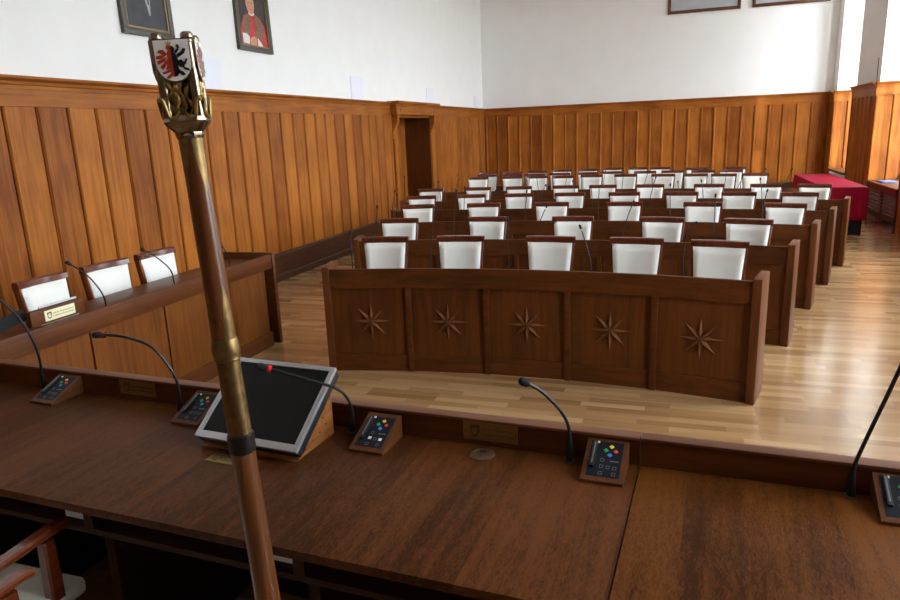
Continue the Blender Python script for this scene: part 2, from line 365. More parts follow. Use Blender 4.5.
# ------------------------------------------------------------------ benches on concentric arcs
OX, OY = -1.05, -1.5
def pol(r, a): return (OX+r*math.sin(a), OY+r*math.cos(a))
def arcstrip(mb, r0, r1, z0, z1, A, ori, mi=0):
    rings = []
    for a in A:
        p0, p1 = pol(r0, a), pol(r1, a)
        rings.append([(p0[0]-ori[0], p0[1]-ori[1], z0), (p1[0]-ori[0], p1[1]-ori[1], z0), (p1[0]-ori[0], p1[1]-ori[1], z1), (p0[0]-ori[0], p0[1]-ori[1], z1)])
    mb.loft(rings, mi)
def polbox(mb, r0, r1, a, w, z0, z1, ori, bev=.0, mi=0):
    p = pol(0, a); mat = Matrix.Translation((OX-ori[0], OY-ori[1], 0)) @ Matrix.Rotation(-a, 4, 'Z')
    mb.box(-w/2, w/2, r0, r1, z0, z1, mi, bev, mat)
ROWS = [(6.27, 14.0, 5), (7.66, 14.15, 5), (8.98, 14.3, 6), (10.17, 14.3, 8), (11.35, 14.5, 9), (12.84, 12.2, 10)]
PLACE = ['the star-fronted bench', 'the second bench back', 'the third bench back', 'the fourth bench back', 'the fifth bench back', 'the sixth and last bench']
BLAB = ['long curved dark oak bench with five carved stars on its front',
        'curved dark oak bench directly behind the star-fronted bench',
        'curved dark oak bench, third row back from the presidium desk',
        'curved dark oak bench, fourth row back from the presidium desk',
        'curved dark oak bench, fifth row back, the last with a visible end panel',
        'curved dark oak bench, sixth row back, before the loose rows of chairs']
def star_mesh(mb, mat):
    R = .145; k = .0135; hgt = .030
    for i in range(8):
        t = i*PI/4
        d = (math.sin(t), math.cos(t)); n = (math.cos(t), -math.sin(t)); q = .30
        P = lambda u, v, w: tuple(mat @ Vector((d[0]*u+n[0]*v, -w, d[1]*u+n[1]*v)))
        mb.add([P(0, 0, 0), P(R*q, k, 0), P(R, 0, 0), P(R*q, -k, 0), P(0, 0, hgt*.5), P(R*q, 0, hgt), P(R, 0, .001)],
               [[4, 1, 5], [4, 5, 3], [1, 2, 6, 5], [5, 6, 2, 3], [0, 1, 4], [0, 4, 3], [0, 3, 2, 1]])
for ri, (r, ha, n) in enumerate(ROWS):
    ha = math.radians(ha); hl_ = ha-math.radians(.45 if ri == 0 else .15); ha += math.radians([0, .13, .25, .55, .65, 0][ri]); A = [-hl_+(ha+hl_)*i/n for i in range(n+1)]; ori = (OX, OY+r)
    b = tag(empty('council_bench', (ori[0], ori[1], 0)), BLAB[ri], 'bench', 'curved benches facing the presidium desk')
    m = MB(); arcstrip(m, r, r+.018, .67, .82, A, ori); m.build('front_rail', 'bench_h', b, False)
    m = MB(); arcstrip(m, r+.016, r+.29, .735, .765, A, ori); m.build('desktop', 'bench_h', b, False)
    m = MB(); arcstrip(m, r+.012, r+.04, 0, .135, A, ori); m.build('plinth', 'bench_h', b, False)
    for i in range(n):
        m = MB(); arcstrip(m, r+.022, r+.04, .13, .675, A[i:i+2], ori); pn = m.build('front_panel', 'bench_v', b, False)
        if ri == 0:
            a0, a1 = A[i], A[i+1]; p0, p1 = pol(r+.022, a0), pol(r+.022, a1)
            ang = math.atan2(p1[1]-p0[1], p1[0]-p0[0])
            mat = Matrix.Translation(((p0[0]+p1[0])/2-ori[0], (p0[1]+p1[1])/2-ori[1], .405)) @ Matrix.Rotation(ang, 4, 'Z')
            m = MB(); star_mesh(m, mat); m.build('star_ornament', 'star', pn, False)
    for a in A[1:-1]:
        m = MB(); polbox(m, r-.006, r+.04, a, .042, 0, .672, ori, .003); m.build('post', 'bench_h', b)
    for sg in (-1, 1):
        m = MB(); polbox(m, r-.012, r+.29, (ha+.03/r) if sg > 0 else -(hl_+.03/r), .055, 0, .838, ori, .004); m.build('end_panel', 'end', b)

# ------------------------------------------------------------------ chairs
def slab(mb, w0, w1, z0, z1, t, bow, yb, lean, nx=12, nz=12, mi=0, rnd=10):
    """padded back: width w0 (bottom) to w1 (top), bowed forwards (-y) at its sides, leaning back by lean"""
    F, B = [], []
    for j in range(nz+1):
        fz = -1+2*j/nz; 
        for i in range(nx+1):
            fx = -1+2*i/nx
            u = math.copysign(abs(fx)**.8, fx); v = math.copysign(abs(fz)**.8, fz)
            k = max(0, 1-abs(u)**rnd)**.5*max(0, 1-abs(v)**rnd)**.5
            zz = (z0+z1)/2+v*(z1-z0)/2; w = w0+(w1-w0)*(zz-z0)/(z1-z0)
            y = yb+lean*(zz-z0)/(z1-z0)-bow*u*u
            F.append((u*w/2, y-t*.5*k, zz)); B.append((u*w/2, y+t*.5*k, zz))
    q = lambda i, j: j*(nx+1)+i
    for V in (F, B): mb.add(V, [[q(i, j), q(i+1, j), q(i+1, j+1), q(i, j+1)] for j in range(nz) for i in range(nx)], mi)
def bar(mb, pts, w, d, mi=0, ch=.006):
    """bar with chamfered rectangular section, section axes: x-ish w and the other d, along pts (mostly vertical or along y)"""
    pts = [Vector(p) for p in pts]; rings = []
    for i, p in enumerate(pts):
        t = (pts[min(i+1, len(pts)-1)]-pts[max(i-1, 0)]).normalized()
        x = Vector((1, 0, 0)); x = (x-t*x.dot(t)).normalized(); y = t.cross(x)
        a, b = (w[i] if isinstance(w, list) else w)/2, (d[i] if isinstance(d, list) else d)/2
        rings.append([tuple(p+x*u+y*v) for u, v in [(-a+ch, -b), (a-ch, -b), (a, -b+ch), (a, b-ch), (a-ch, b), (-a+ch, b), (-a, b-ch), (-a, -b+ch)]])
    mb.loft(rings, mi)
def make_chair(name, arms=False):
    """faces -Y; origin on the floor under the middle of the seat"""
    e = empty(name, (0, 0, 0))
    hw = .265 if arms else .20; d = .23 if arms else .195; seatm = 'seat_cloth' if arms else 'leather'; wm = 'mahogany_arm' if arms else 'mahogany'
    m = MB(); m.box(-hw+.008, hw-.008, -d, d, .415, .475, bev=.022) if not arms else m.box(-.287, .287, -d-.05, d, .415, .47, bev=.02); m.build('seat', seatm, e)
    m = MB()
    for y in (-d+.02, d-.04): m.box(-hw+.03, hw-.03, y, y+.02, .36, .418)
    for x in (-hw+.02, hw-.04): m.box(x, x+.02, -d+.02, d-.02, .36, .418)
    m.build('seat_frame', wm, e, False)
    top = .968; yb0, yb1 = d-.012, .24 if not arms else .30
    for sx in (-1, 1):
        m = MB(); x = sx*(hw-.03)
        if arms: bar(m, [(sx*(hw+.0), -d+.055, 0), (sx*hw, -d+.05, .40), (sx*hw, -d+.045, .655)], [.03, .042, .036], [.035, .05, .042])
        else: bar(m, [(x, -d+.035, 0), (x, -d+.035, .40)], [.026, .04], [.026, .04])
        m.build('leg', wm, e)
        m = MB(); bar(m, [(x, d+.03, 0), (x, d-.02, .25), (x, d-.02, .42)], [.026, .036, .038], [.028, .036, .038]); m.build('leg', wm, e)
    m = MB()
    for sx in (-1, 1):
        bar(m, [(sx*.150, yb0-.01, .38), (sx*.157, yb0-.006, .50), (sx*.183, yb1-.006, .945)], .028, [.04, .036, .026])
    bar_r = []
    for i in range(9):
        u = -1+i/4; y = yb0+.004-.015*u*u; bar_r.append([(u*.15, y-.011, .49), (u*.15, y+.011, .49), (u*.15, y+.011, .535), (u*.15, y-.011, .535)])
    m.loft(bar_r); m.build('back_frame', wm, e)
    m = MB(); rings = []
    for i in range(13):
        u = -1+i/6; y = yb1-.004-.024*u*u; z0 = top-.052+.004*(1-u*u); t = .028
        x = u*.198
        rings.append([(x, y-t+.004, z0), (x, y+t-.006, z0), (x, y+t, z0+.006), (x, y+t-.002, top-.010), (x, y+t-.010, top), (x, y-t+.012, top), (x, y-t+.002, top-.009), (x, y-t-.001, z0+.008)])
    m.loft(rings); m.build('top_rail', wm, e)
    m = MB(); slab(m, .298, .360, .50, top-.046, .060, .032, yb0-.018, yb1-yb0-.002, rnd=16); m.build('backrest', 'leather', e, ang=60)
    if arms:
        for sx in (-1, 1):
            m = MB()
            bar(m, [(sx*hw, -d-.03, .672), (sx*hw, -d+.02, .678), (sx*(hw+.004), -.02, .672), (sx*(hw-.02), d, .665), (sx*.205, yb0+.05, .665)], [.042, .048, .044, .038, .034], [.022, .025, .025, .025, .024], ch=.007)
            m.build('armrest', wm, e)
    return e

proto = make_chair('conference_chair'); used = [0]
def place_chair(x, y, fx, fy, label, group):
    """(x,y) under the top rail, facing (fx,fy)"""
    n = math.hypot(fx, fy); fx, fy = fx/n, fy/n
    c = proto if used[0] == 0 else copy_tree(proto); used[0] = 1
    c.location = (x+fx*.235, y+fy*.235, 0); c.rotation_euler = (0, 0, math.atan2(fx, -fy))
    c['label'] = label; c['category'] = 'chair'; c['group'] = group; return c

CH = {0: [(-2.311, 5.234), (-1.690, 5.356), (-.957, 5.431), (-.283, 5.328), (.297, 5.190)],
 1: [(-2.658, 6.396), (-1.774, 6.526), (-.946, 6.575), (-.123, 6.551), (.598, 6.495)],
 2: [(-2.917, 7.596), (-2.158, 7.778), (-1.361, 7.797), (-.555, 7.764), (.252, 7.684), (1.013, 7.477)],
 3: [(-3.237, 8.594), (-2.633, 8.877), (-2.001, 8.957), (-1.340, 9.029), (-.646, 8.988), (.045, 8.959), (.688, 8.870), (1.320, 8.714)],
 4: [(-3.535, 9.784), (-2.862, 10.031), (-2.279, 10.206), (-1.598, 10.365), (-1.055, 10.367), (-.386, 10.261), (.393, 10.010), (1.087, 9.874), (1.608, 9.579)],
 5: [(-3.580, 12.536), (-2.942, 12.640), (-2.474, 12.603), (-1.986, 12.534), (-1.485, 12.660), (-.889, 12.632), (-.254, 12.539), (.265, 12.449), (.707, 12.330), (1.185, 12.319)],
 6: [(-3.58, 13.226), (-3.08, 13.246), (-2.640, 13.26), (-2.169, 13.324), (-1.644, 13.373), (-1.226, 13.478), (-.599, 13.40), (-.110, 13.44), (.408, 13.319), (.876, 13.310)],
 7: [(-3.798, 14.05), (-3.250, 14.0), (-2.778, 14.156), (-2.290, 14.322), (-1.769, 14.378), (-1.30, 14.65), (-.80, 14.60), (-.36, 14.498), (.319, 14.10), (.985, 14.05)]}
jit = random.Random(3)
CHA = {}
for ri, pts in CH.items():
    CHA[ri] = []
    for i, (x, y) in enumerate(pts):
        if ri < 5:                                   # keep the seats clear of the bench in front
            R = ROWS[ri][0]+(.66 if ri == 0 else .53)
            t = 1.
            for _ in range(30):
                dd = math.hypot(x*t-OX, y*t-OY); t *= 1+(R-dd)/math.hypot(x, y)*.8
            x, y = x*t, y*t
        fx, fy = OX-x, OY-y
        j = jit.uniform(-.07, .07)
        fx, fy = fx*math.cos(j)-fy*math.sin(j), fx*math.sin(j)+fy*math.cos(j)
        CHA[ri].append((math.atan2(x-OX, y-OY)))
        if ri < 5: lab = 'white padded chair behind %s, %s from the long wall' % (PLACE[ri], ORD[i]); g = 'chairs behind '+PLACE[ri]
        else:
            nm = ['front loose row', 'middle loose row', 'rearmost loose row'][ri-5]
            lab = 'white padded chair in the %s of seats, %s from the long wall' % (nm, ORD[i]); g = 'chairs in the '+nm
        place_chair(x, y, fx, fy, lab, g)
for i, (x, y, lab) in enumerate([(-4.08, 3.42, 'white padded chair at the side bench, behind the wooden nameplate block'),
                                 (-4.055, 3.955, 'white padded chair at the side bench, the middle one of three along the long wall'),
                                 (-4.035, 4.46, 'white padded chair at the side bench, nearest the bench end panel')]):
    place_chair(x, y, 1, [.02, -.1, -.05][i], lab, 'chairs at the side bench along the long wall')
ac = make_chair('armchair', True); ac2 = copy_tree(ac)
tag(ac, 'red mahogany armchair with pale seat tucked under the presidium desk', 'chair', 'armchairs at the presidium desk')
tag(ac2, 'mahogany armchair drawn back from the presidium desk, only one arm tip showing', 'chair', 'armchairs at the presidium desk')
ac.location = (-2.045, 1.235-.065, 0); ac.rotation_euler.z = PI
ac2.location = (-1.40, .945, 0); ac2.rotation_euler.z = PI

# ------------------------------------------------------------------ microphones
def mic(path, base, label, group, r0=.0042, fg=False, ring=None, head=(.0085, .036)):
    """gooseneck microphone; path = world points from its socket to the tip"""
    e = tag(empty('gooseneck_microphone', base), label, 'microphone', group); B = Vector(base)
    P = [q-B for q in smooth_path(path)]
    m = MB()
    if fg: m.box(-.014, .014, -.014, .014, 0, .006, bev=.001)
    else: m.lathe([(.014, 0), (.014, .006), (.007, .012), (.007, .02)], 12)
    m.build('socket', 'steel', e)
    L = [0.]
    for a, b in zip(P, P[1:]): L.append(L[-1]+(b-a).length)
    hl = head[1]; tot = L[-1]
    body = [p for p, l in zip(P, L) if l <= tot-hl*.7]; ll = [l for l in L if l <= tot-hl*.7]
    m = MB()
    if fg: rad = [max(r0, .0105-.0055*max(0, l-.055)/.045) if l > .055 else .0105 for l in ll]
    else: rad = [r0 if l > .03 else r0*1.4 for l in ll]
    m.tube(body, rad, 8); m.build('gooseneck', 'stem', e)
    tip = P[-1]; d = (P[-1]-body[-1]).normalized(); q = d.to_track_quat('Z', 'Y').to_matrix().to_4x4()
    hr = head[0]; st = tip-d*hl
    m = MB(); m.lathe([(r0, 0), (hr*.8, hl*.04), (hr, hl*.2), (hr, hl*.75), (hr*.8, hl*.92), (hr*.3, hl)], 14, mat=Matrix.Translation(st) @ q)
    m.build('mic_head', 'foam', e)
    if ring:
        m = MB(); m.lathe([(hr*.75, -.012), (hr*.98, -.012), (hr*.98, 0), (hr*.75, 0)], 14, mat=Matrix.Translation(st) @ q); m.build('light_ring', ring, e)
    return e
T = {0: [((-2.373, 4.678), (-2.384, 1.099)), ((-1.774, 4.79), (-1.712, 1.273)), ((-1.177, 4.861), (-1.181, 1.19)), ((-.563, 4.862), (-.659, 1.134)), ((.051, 4.766), (.094, 1.151))],
 1: [((-2.78, 6.082), (-2.76, 1.151)), ((-2.04, 6.256), (-1.997, 1.28)), ((-1.25, 6.245), (-1.138, 1.125)), ((-.47, 6.182), (-.371, 1.159)), ((.275, 6.023), (.274, 1.224))],
 2: [((-3.081, 7.323), (-3.079, 1.153)), ((-2.312, 7.425), (-2.292, 1.203)), ((-1.622, 7.522), (-1.601, 1.152)), ((-.821, 7.493), (-.815, 1.188)), ((-.089, 7.387), (-.098, 1.203)), ((.744, 7.188), (.789, 1.145))]}
for ri in range(6):
    r, ha, n = ROWS[ri]
    if ri in T: items = [(math.atan2(b[0]-OX, b[1]-OY), tx-b[0], tz) for b, (tx, tz) in T[ri]]
    else:
        items = []
        aa = CHA[ri] if ri < 5 else [math.radians(x) for x in (-11.2, -8.4, -5.9, -3.2, -.5, 2.3, 5.0, 7.6, 10.3)]
        for i, a in enumerate(aa):
            items.append((a-(.34/r if ri < 5 else 0), jit.uniform(-.05, .12), jit.uniform(1.04, 1.22)))
    for i, (a, dx, tz) in enumerate(items):
        rr = r+.11; bx_, by_ = pol(rr, a); z0 = .765; bend = abs(dx) > .05 or (ri == 0 and i == 4)
        if ri == 0 and i == 4: path = [(bx_, by_, z0), (bx_-.005, by_, .95), (bx_+.012, by_, 1.10), (bx_+.06, by_-.02, 1.165), (bx_+.085, by_-.04, 1.155)]
        elif bend: path = [(bx_, by_, z0), (bx_+dx*.12, by_, z0+(tz-z0)*.3), (bx_+dx*.55, by_+.01, z0+(tz-z0)*.7), (bx_+dx, by_+.03, tz)]
        else: path = [(bx_, by_, z0), (bx_+dx*.3, by_, z0+(tz-z0)*.5), (bx_+dx, by_+.015, tz)]
        mic(path, (bx_, by_, z0), 'thin gooseneck microphone on %s, %s from the long wall' % (PLACE[ri], ORD[i]), 'microphones on '+PLACE[ri])
for lab, path in [('gooseneck microphone on the side bench beside the wooden nameplate block', [(-3.47, 3.36, .77), (-3.455, 3.337, .879), (-3.43, 3.246, 1.003), (-3.41, 3.139, 1.095), (-3.39, 3.045, 1.156)]),
                  ('gooseneck microphone on the side bench, the middle one of its three', [(-3.47, 4.01, .77), (-3.45, 3.967, .913), (-3.43, 3.85, 1.016), (-3.41, 3.726, 1.095), (-3.39, 3.645, 1.13)]),
                  ('gooseneck microphone on the side bench, nearest the bench end, behind the mace', [(-3.47, 4.66, .77), (-3.45, 4.645, .883), (-3.43, 4.572, .97), (-3.41, 4.512, 1.005)])]:
    mic(path, path[0], lab, 'microphones on the side bench', .0048, head=(.011, .036))
DZT = .78
FG = [('gooseneck microphone standing at the far side-bench end of the presidium desk', [(-2.595, 2.105, .78), (-2.583, 2.1, .856), (-2.56, 2.08, .977), (-2.576, 2.05, 1.108), (-2.61, 2.0, 1.213), (-2.68, 1.93, 1.33), (-2.76, 1.9, 1.387)], None),
      ('gooseneck microphone bent over to one side between the mace and the side bench', [(-1.825, 2.04, .78), (-1.816, 2.04, .895), (-1.841, 2.03, .979), (-1.894, 2.01, 1.058), (-1.978, 1.98, 1.098), (-2.048, 1.96, 1.108), (-2.094, 1.94, 1.111)], 'mahogany'),
      ('gooseneck microphone with glowing red ring reaching across the tilted monitor', [(-1.075, 2.03, .78), (-1.063, 2.02, .863), (-1.067, 2.0, .923), (-1.094, 1.97, .969), (-1.19, 1.91, 1.022), (-1.262, 1.87, 1.057), (-1.309, 1.845, 1.078)], 'redring'),
      ('gooseneck microphone with black foam head beside the console in the middle of the desk', [(-.293, 1.99, .78), (-.296, 1.99, .888), (-.316, 1.975, .95), (-.358, 1.95, 1.012), (-.395, 1.925, 1.051), (-.433, 1.9, 1.076)], None),
      ('upright gooseneck microphone on the warm brown desk section by the window side', [(.488, 1.966, .78), (.486, 1.966, .862), (.504, 1.95, .961), (.532, 1.93, 1.086), (.553, 1.9, 1.202), (.571, 1.88, 1.288)], None)]
for lab, path, ring in FG: mic(path, path[0], lab, 'microphones on the presidium desk', .0055, True, ring, (.0125, .036))

# ------------------------------------------------------------------ side bench along the long wall
sb = tag(empty('side_bench', (-3.4, 3.6, 0)), 'straight oak bench along the long wall with recessed front panels', 'bench')
Y0, Y1 = -1.28, 1.62
bx('front_rail', 'side_h', -.035, 0, Y0, Y1-.05, .695, .82, sb, .004)
bx('desktop', 'side_h', -.45, -.035, Y0, Y1-.05, .74, .772, sb, .003)
bx('plinth', 'side_h', -.05, -.018, Y0, Y1-.11, 0, .13, sb)
yy = [Y0, -.44, .22, .84, Y1-.13]
for i in range(4): bx('front_panel', 'side_v', -.05, -.026, yy[i]+(.008 if i else 0), yy[i+1]-.008, .13, .70, sb)
bx('backing_board', 'oak_dark', -.075, -.052, Y0, Y1-.11, 0, .74, sb)
bx('end_panel', 'side_h', -.55, .008, Y1-.045, Y1, 0, .83, sb, .004)
bx('end_panel', 'side_h', -.55, .0, Y0-.045, Y0-.002, 0, .82, sb, .004)

# lettering helper: a Blender font turned into mesh
def lettering(body, size, mat, parent, name='lettering', align='LEFT', ext=.0004):
    c = bpy.data.curves.new('t', 'FONT'); c.body = body; c.size = size; c.extrude = ext; c.align_x = align; c.resolution_u = 2
    t = bpy.data.objects.new('t', c); COL.objects.link(t); bpy.context.view_layer.update()
    me = bpy.data.meshes.new_from_object(t.evaluated_get(bpy.context.evaluated_depsgraph_get()))
    bpy.data.objects.remove(t); me.materials.clear(); me.materials.append(M[mat])
    o = bpy.data.objects.new(name, me); COL.objects.link(o); o.parent = parent; return o
def crest_poly(w, h, n=10):
    p = [(-w/2, h/2), (w/2, h/2), (w/2, -.05*h)]
    for i in range(1, n): t = i/n*PI; p.append((w/2*math.cos(t), -.05*h-.45*h*math.sin(t)))
    p.append((-w/2, -.05*h)); return p
def griffin(s):
    """half eagle (red) and half griffin (black) of the crest, unit shield about 1 high; returns [(poly, key)]"""
    red = [[(-.02, .36), (-.10, .36), (-.13, .30), (-.09, .24), (-.12, .18), (-.13, .02), (-.12, -.2), (-.08, -.34), (-.02, -.38)],
           [(-.12, .16), (-.2, .26), (-.30, .26), (-.36, .2), (-.28, .18), (-.2, .1)], [(-.14, .14), (-.38, .13), (-.40, .05), (-.26, .05)],
           [(-.13, .10), (-.39, -.0), (-.37, -.08), (-.2, -.01)], [(-.12, .06), (-.33, -.14), (-.27, -.2), (-.13, -.05)],
           [(-.12, 0), (-.2, -.2), (-.14, -.22), (-.1, -.1)], [(-.1, -.2), (-.3, -.26), (-.28, -.31), (-.1, -.26)],
           [(-.08, -.28), (-.22, -.38), (-.16, -.42), (-.05, -.34)]]
    blk = [[(-.02, .34), (.03, .34), (.08, .28), (.05, .2), (.1, .12), (.13, 0), (.1, -.12), (.13, -.24), (.06, -.36), (-.02, -.38)],
           [(.06, .22), (.14, .28), (.12, .36), (.17, .38), (.2, .3), (.16, .22), (.08, .15)], [(.1, .14), (.22, .2), (.28, .28), (.34, .26), (.3, .16), (.2, .1), (.12, .06)],
           [(.08, -.02), (.2, .02), (.27, -.06), (.25, -.18), (.15, -.16), (.08, -.1)], [(.24, -.08), (.32, .04), (.35, .02), (.28, -.12)],
           [(.2, -.14), (.36, -.2), (.37, -.26), (.24, -.22)], [(.08, -.2), (.2, -.26), (.26, -.34), (.18, -.36), (.06, -.28)]]
    gold = [[(-.1, .36), (-.12, .44), (-.08, .41), (-.05, .46), (-.02, .41), (.02, .44), (.0, .36)]]
    out = []
    for k, L in (('r', red), ('b', blk), ('g', gold)):
        for p in L: out.append(([(x*s, y*s) for x, y in p], k))
    return out
def nameplate(parent_or_none, w, h, label, loc, rot, mat='plate', lines=('Sejmik Województwa', 'Kujawsko-Pomorskiego'), screws=True, name='nameplate'):
    """engraved plate lying in its local XY plane"""
    e = empty(name, loc); e.rotation_euler = rot
    if parent_or_none: e.parent = parent_or_none
    else: tag(e, label, 'nameplate')
    m = MB(); m.box(-w/2, w/2, -h/2, h/2, 0, .002); m.build('plate', mat, e, False)
    sw = h*.62; cx = -w*.5+sw*.72+(.012 if screws else 0.004)
    m = MB(); m.prism([(cx+x, y) for x, y in crest_poly(sw*.8, sw)], .0006, 0, lambda a, b, c: (a, b, .0019+c)); m.build('crest', 'ink', e, False)
    m = MB()
    for p, k in griffin(sw*.9): m.prism([(cx+x, y) for x, y in p], .0005, 0, lambda a, b, c: (a, b, .0024+c))
    m.build('crest_figure', mat, e, False)
    tx = cx+sw*.6
    for i, l in enumerate(lines):
        t = lettering(l, h*.20, 'ink', e); t.location = (tx, h*(.06-.26*i), .0022)
        t.scale = ((w/2-tx-.012)/max(1e-6, t.dimensions.x), 1, 1) if t.dimensions.x else (1, 1, 1)
    if screws:
        for sx in (-1, 1):
            m = MB(); m.lathe([(.0028, .002), (.0024, .0035), (.0005, .004)], 10, mat=Matrix.Translation((sx*(w/2-.007), 0, 0))); m.build('screw', 'silver', e)
    return e

nb = tag(empty('nameplate_block', (-3.47, 2.988, .82)), 'small wooden block with pale engraved plate standing on the side bench rail', 'nameplate')
bx('block', 'side_h', -.018, .020, -.187, .187, 0, .087, nb, .003)
nameplate(nb, .212, .062, None, (.0205, .01, .042), (PI/2, 0, PI/2), 'plate_pale', screws=False)
pk = tag(empty('paper_sheets', (-3.4995, 3.03, .772)), 'upright white sheets leaning behind the wooden nameplate block', 'papers')
bx('sheets', 'paper', -.012, -.003, -.12, .145, 0, .142, pk)
mo = tag(empty('tilted_desk_screen', (-3.50, 2.545, .772)), 'black desk screen seen from behind beside the wooden nameplate block', 'monitor')
m = MB(); mt = Matrix.Translation((0, 0, .012)) @ Matrix.Translation((0, .1, -.012)) @ Matrix.Rotation(math.radians(9), 4, 'X') @ Matrix.Rotation(math.radians(-22), 4, 'Y')
m.box(-.012, .012, -.30, .20, .055, .125, 0, .005, mt); m.build('screen_housing', 'foam', mo)
m = MB(); m.box(-.10, .05, -.1, .1, 0, .012, 0, .003); m.build('foot', 'black', mo)
m = MB(); m.box(-.16, -.02, -.03, .03, .012, .02, 0, .002); m.box(-.05, -.02, -.03, .03, .012, .06, 0, .004); m.build('bracket', 'black', mo)

# ------------------------------------------------------------------ presidium desk
RZ = math.radians(-2.8); DX, DY = -.8, 2.053
dk = tag(empty('presidium_desk', (DX, DY, 0), RZ), 'long dark oak presidium desk with low upstand ledge in the foreground', 'desk')
def D(x, y):    # world -> desk
    v = Matrix.Rotation(-RZ, 4, 'Z') @ Vector((x-DX, y-DY, 0)); return v.x, v.y
def W(x, y):    # desk -> world
    v = Matrix.Rotation(RZ, 4, 'Z') @ Vector((x, y, 0)); return v.x+DX, v.y+DY
seam = D(-.097, 1.7)[0]
bx('desktop', 'desk_a', -2.55, seam-.0015, -.718, .0, .753, .78, dk, .003)
bx('desktop', 'desk_b', seam+.0015, 2.6, -.718, .0, .753, .78, dk, .003)
for a, b in ((-2.55, seam-.0015), (seam+.0015, 2.6)):
    l = bx('upstand', 'bench_h', a, b, .0, .04, .70, .862, dk)
    bx('upstand_lip', 'desk_lip', a, b, -.003, .044, .862, .872, dk, .002)
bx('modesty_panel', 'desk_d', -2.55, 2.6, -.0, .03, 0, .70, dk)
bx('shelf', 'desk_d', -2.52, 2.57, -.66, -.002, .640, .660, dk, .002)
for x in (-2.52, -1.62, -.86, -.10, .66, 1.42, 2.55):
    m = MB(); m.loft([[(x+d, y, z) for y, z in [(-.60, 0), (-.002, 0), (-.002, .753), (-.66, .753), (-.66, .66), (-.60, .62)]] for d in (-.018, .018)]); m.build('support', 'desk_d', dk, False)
m = MB(); m.tube([(-2.5, -.45, .12), (2.5, -.45, .12)], .012); m.build('foot_rail', 'steel', dk)
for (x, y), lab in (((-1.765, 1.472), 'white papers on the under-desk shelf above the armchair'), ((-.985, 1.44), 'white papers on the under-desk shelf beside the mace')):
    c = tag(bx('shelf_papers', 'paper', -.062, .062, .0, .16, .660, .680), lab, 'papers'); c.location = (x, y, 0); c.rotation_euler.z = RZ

def Wl(x, y):   # world point of a desk-front ledge position
    return x, DY-(x-DX)*math.tan(-RZ)
nameplate(None, .19, .066, 'brass nameplate screwed to the ledge beside the round desk grommet', (-.566, Wl(-.566, 0)[1]-.0002, .829), (PI/2, 0, RZ), lines=('Sejmik Województwa', 'Kujawsko-Pomorskiego'))
nameplate(None, .19, .062, 'brass nameplate on the dark ledge between two gooseneck microphones near the side bench', (-2.09, Wl(-2.09, 0)[1]-.0002, .830), (PI/2, 0, RZ))
nameplate(None, .19, .058, 'brass nameplate lying flat on the desk in front of the tilted monitor, behind the mace', (-1.365, 1.735, .7802), (0, 0, math.radians(-4)), screws=False)
gm = tag(empty('cable_grommet', (-.575, 1.969, .78)), 'round brown cable grommet set into the desk below the brass nameplate', 'grommet')
m = MB(); m.lathe([(.042, 0), (.042, .003), (.038, .005), (.033, .005), (.032, .0035), (.001, .0035)], 28); m.build('cap', 'grom', gm)
m = MB(); m.box(-.012, .012, .012, .03, .0034, .0052); m.build('slot', 'black', gm, False)

# delegate consoles
def make_console(five):
    e = empty('delegate_console', (0, 0, 0)); w, d, h0, h1 = .126, .160, .010, .076
    m = MB(); poly = [(0, 0), (d, 0), (d, h1), (0, h0)]
    m.loft([[(x, y, z) for y, z in poly] for x in (0, w)]); m.build('housing', 'wedge', e, False)
    th = math.atan2(h1-h0, d); base = Matrix.Translation((0, 0, h0)) @ Matrix.Rotation(th, 4, 'X')
    sl = d/math.cos(th)
    m = MB(); m.box(.014, w-.014, .018, sl-.018, -.002, .0012, 0, 0, base); m.build('panel', 'console', e, False)
    x0, x1, y0, y1 = .014, w-.014, .018, sl-.018; pw, ph = x1-x0, y1-y0
    P = lambda u, v: (x0+u*pw, y0+v*ph)
    m = MB(); a = P(.06, .22); b = P(.2, .96)
    m.box(a[0], b[0], a[1], b[1], .001, .010, 0, .002, base); m.build('card_reader', 'black', e)
    m = MB(); a = P(.11, .3); b = P(.15, .92); m.box(a[0], b[0], a[1], b[1], .0098, .0108, 0, 0, base); m.build('card_slot', 'b_gry', e, False)
    for (u, v), k in (((.64, .86), 'b_yel'), ((.48, .74), 'b_grn'), ((.79, .73), 'b_red'), ((.62, .61), 'b_blu')):
        c = P(u, v); mt = base @ Matrix.Translation((c[0], c[1], 0)) @ Matrix.Rotation(PI/4, 4, 'Z'); g = .0056
        m = MB(); m.box(-g, g, -g, g, .001, .004, 0, .0008, mt); m.build('button', k, e)
    outs = [(.42, .46), (.42, .28), (.62, .27), (.82, .26), (.42, .09), (.82, .09)]
    for u, v in outs:
        c = P(u, v); mt = base @ Matrix.Translation((c[0], c[1], 0)); g = .0056; m = MB()
        if five and v == .28 or (five and u == .82 and v == .26):
            m.box(-g, g, -g, g, .001, .003, 0, .0006, mt); m.build('button', 'b_wht', e)
        else:
            for q in ((-g, g, -g, -g+.0012), (-g, g, g-.0012, g), (-g, -g+.0012, -g, g), (g-.0012, g, -g, g)): m.box(*q, .001, .0018, 0, 0, mt)
            m.build('key_outline', 'b_gry', e, False)
    m = MB(); c = P(.2, .97); mt = base @ Matrix.Translation((c[0], c[1], 0)); m.box(-.005, .005, -.004, .003, .001, .003, 0, 0, mt); m.build('indicator', 'b_wht', e, False)
    m = MB(); c = P(.78, .45); mt = base @ Matrix.Translation((c[0], c[1], 0)); m.box(-.013, .013, -.002, .002, .001, .0015, 0, 0, mt); m.build('legend', 'b_gry', e, False)
    return e
c1 = make_console(False); cw = make_console(True)
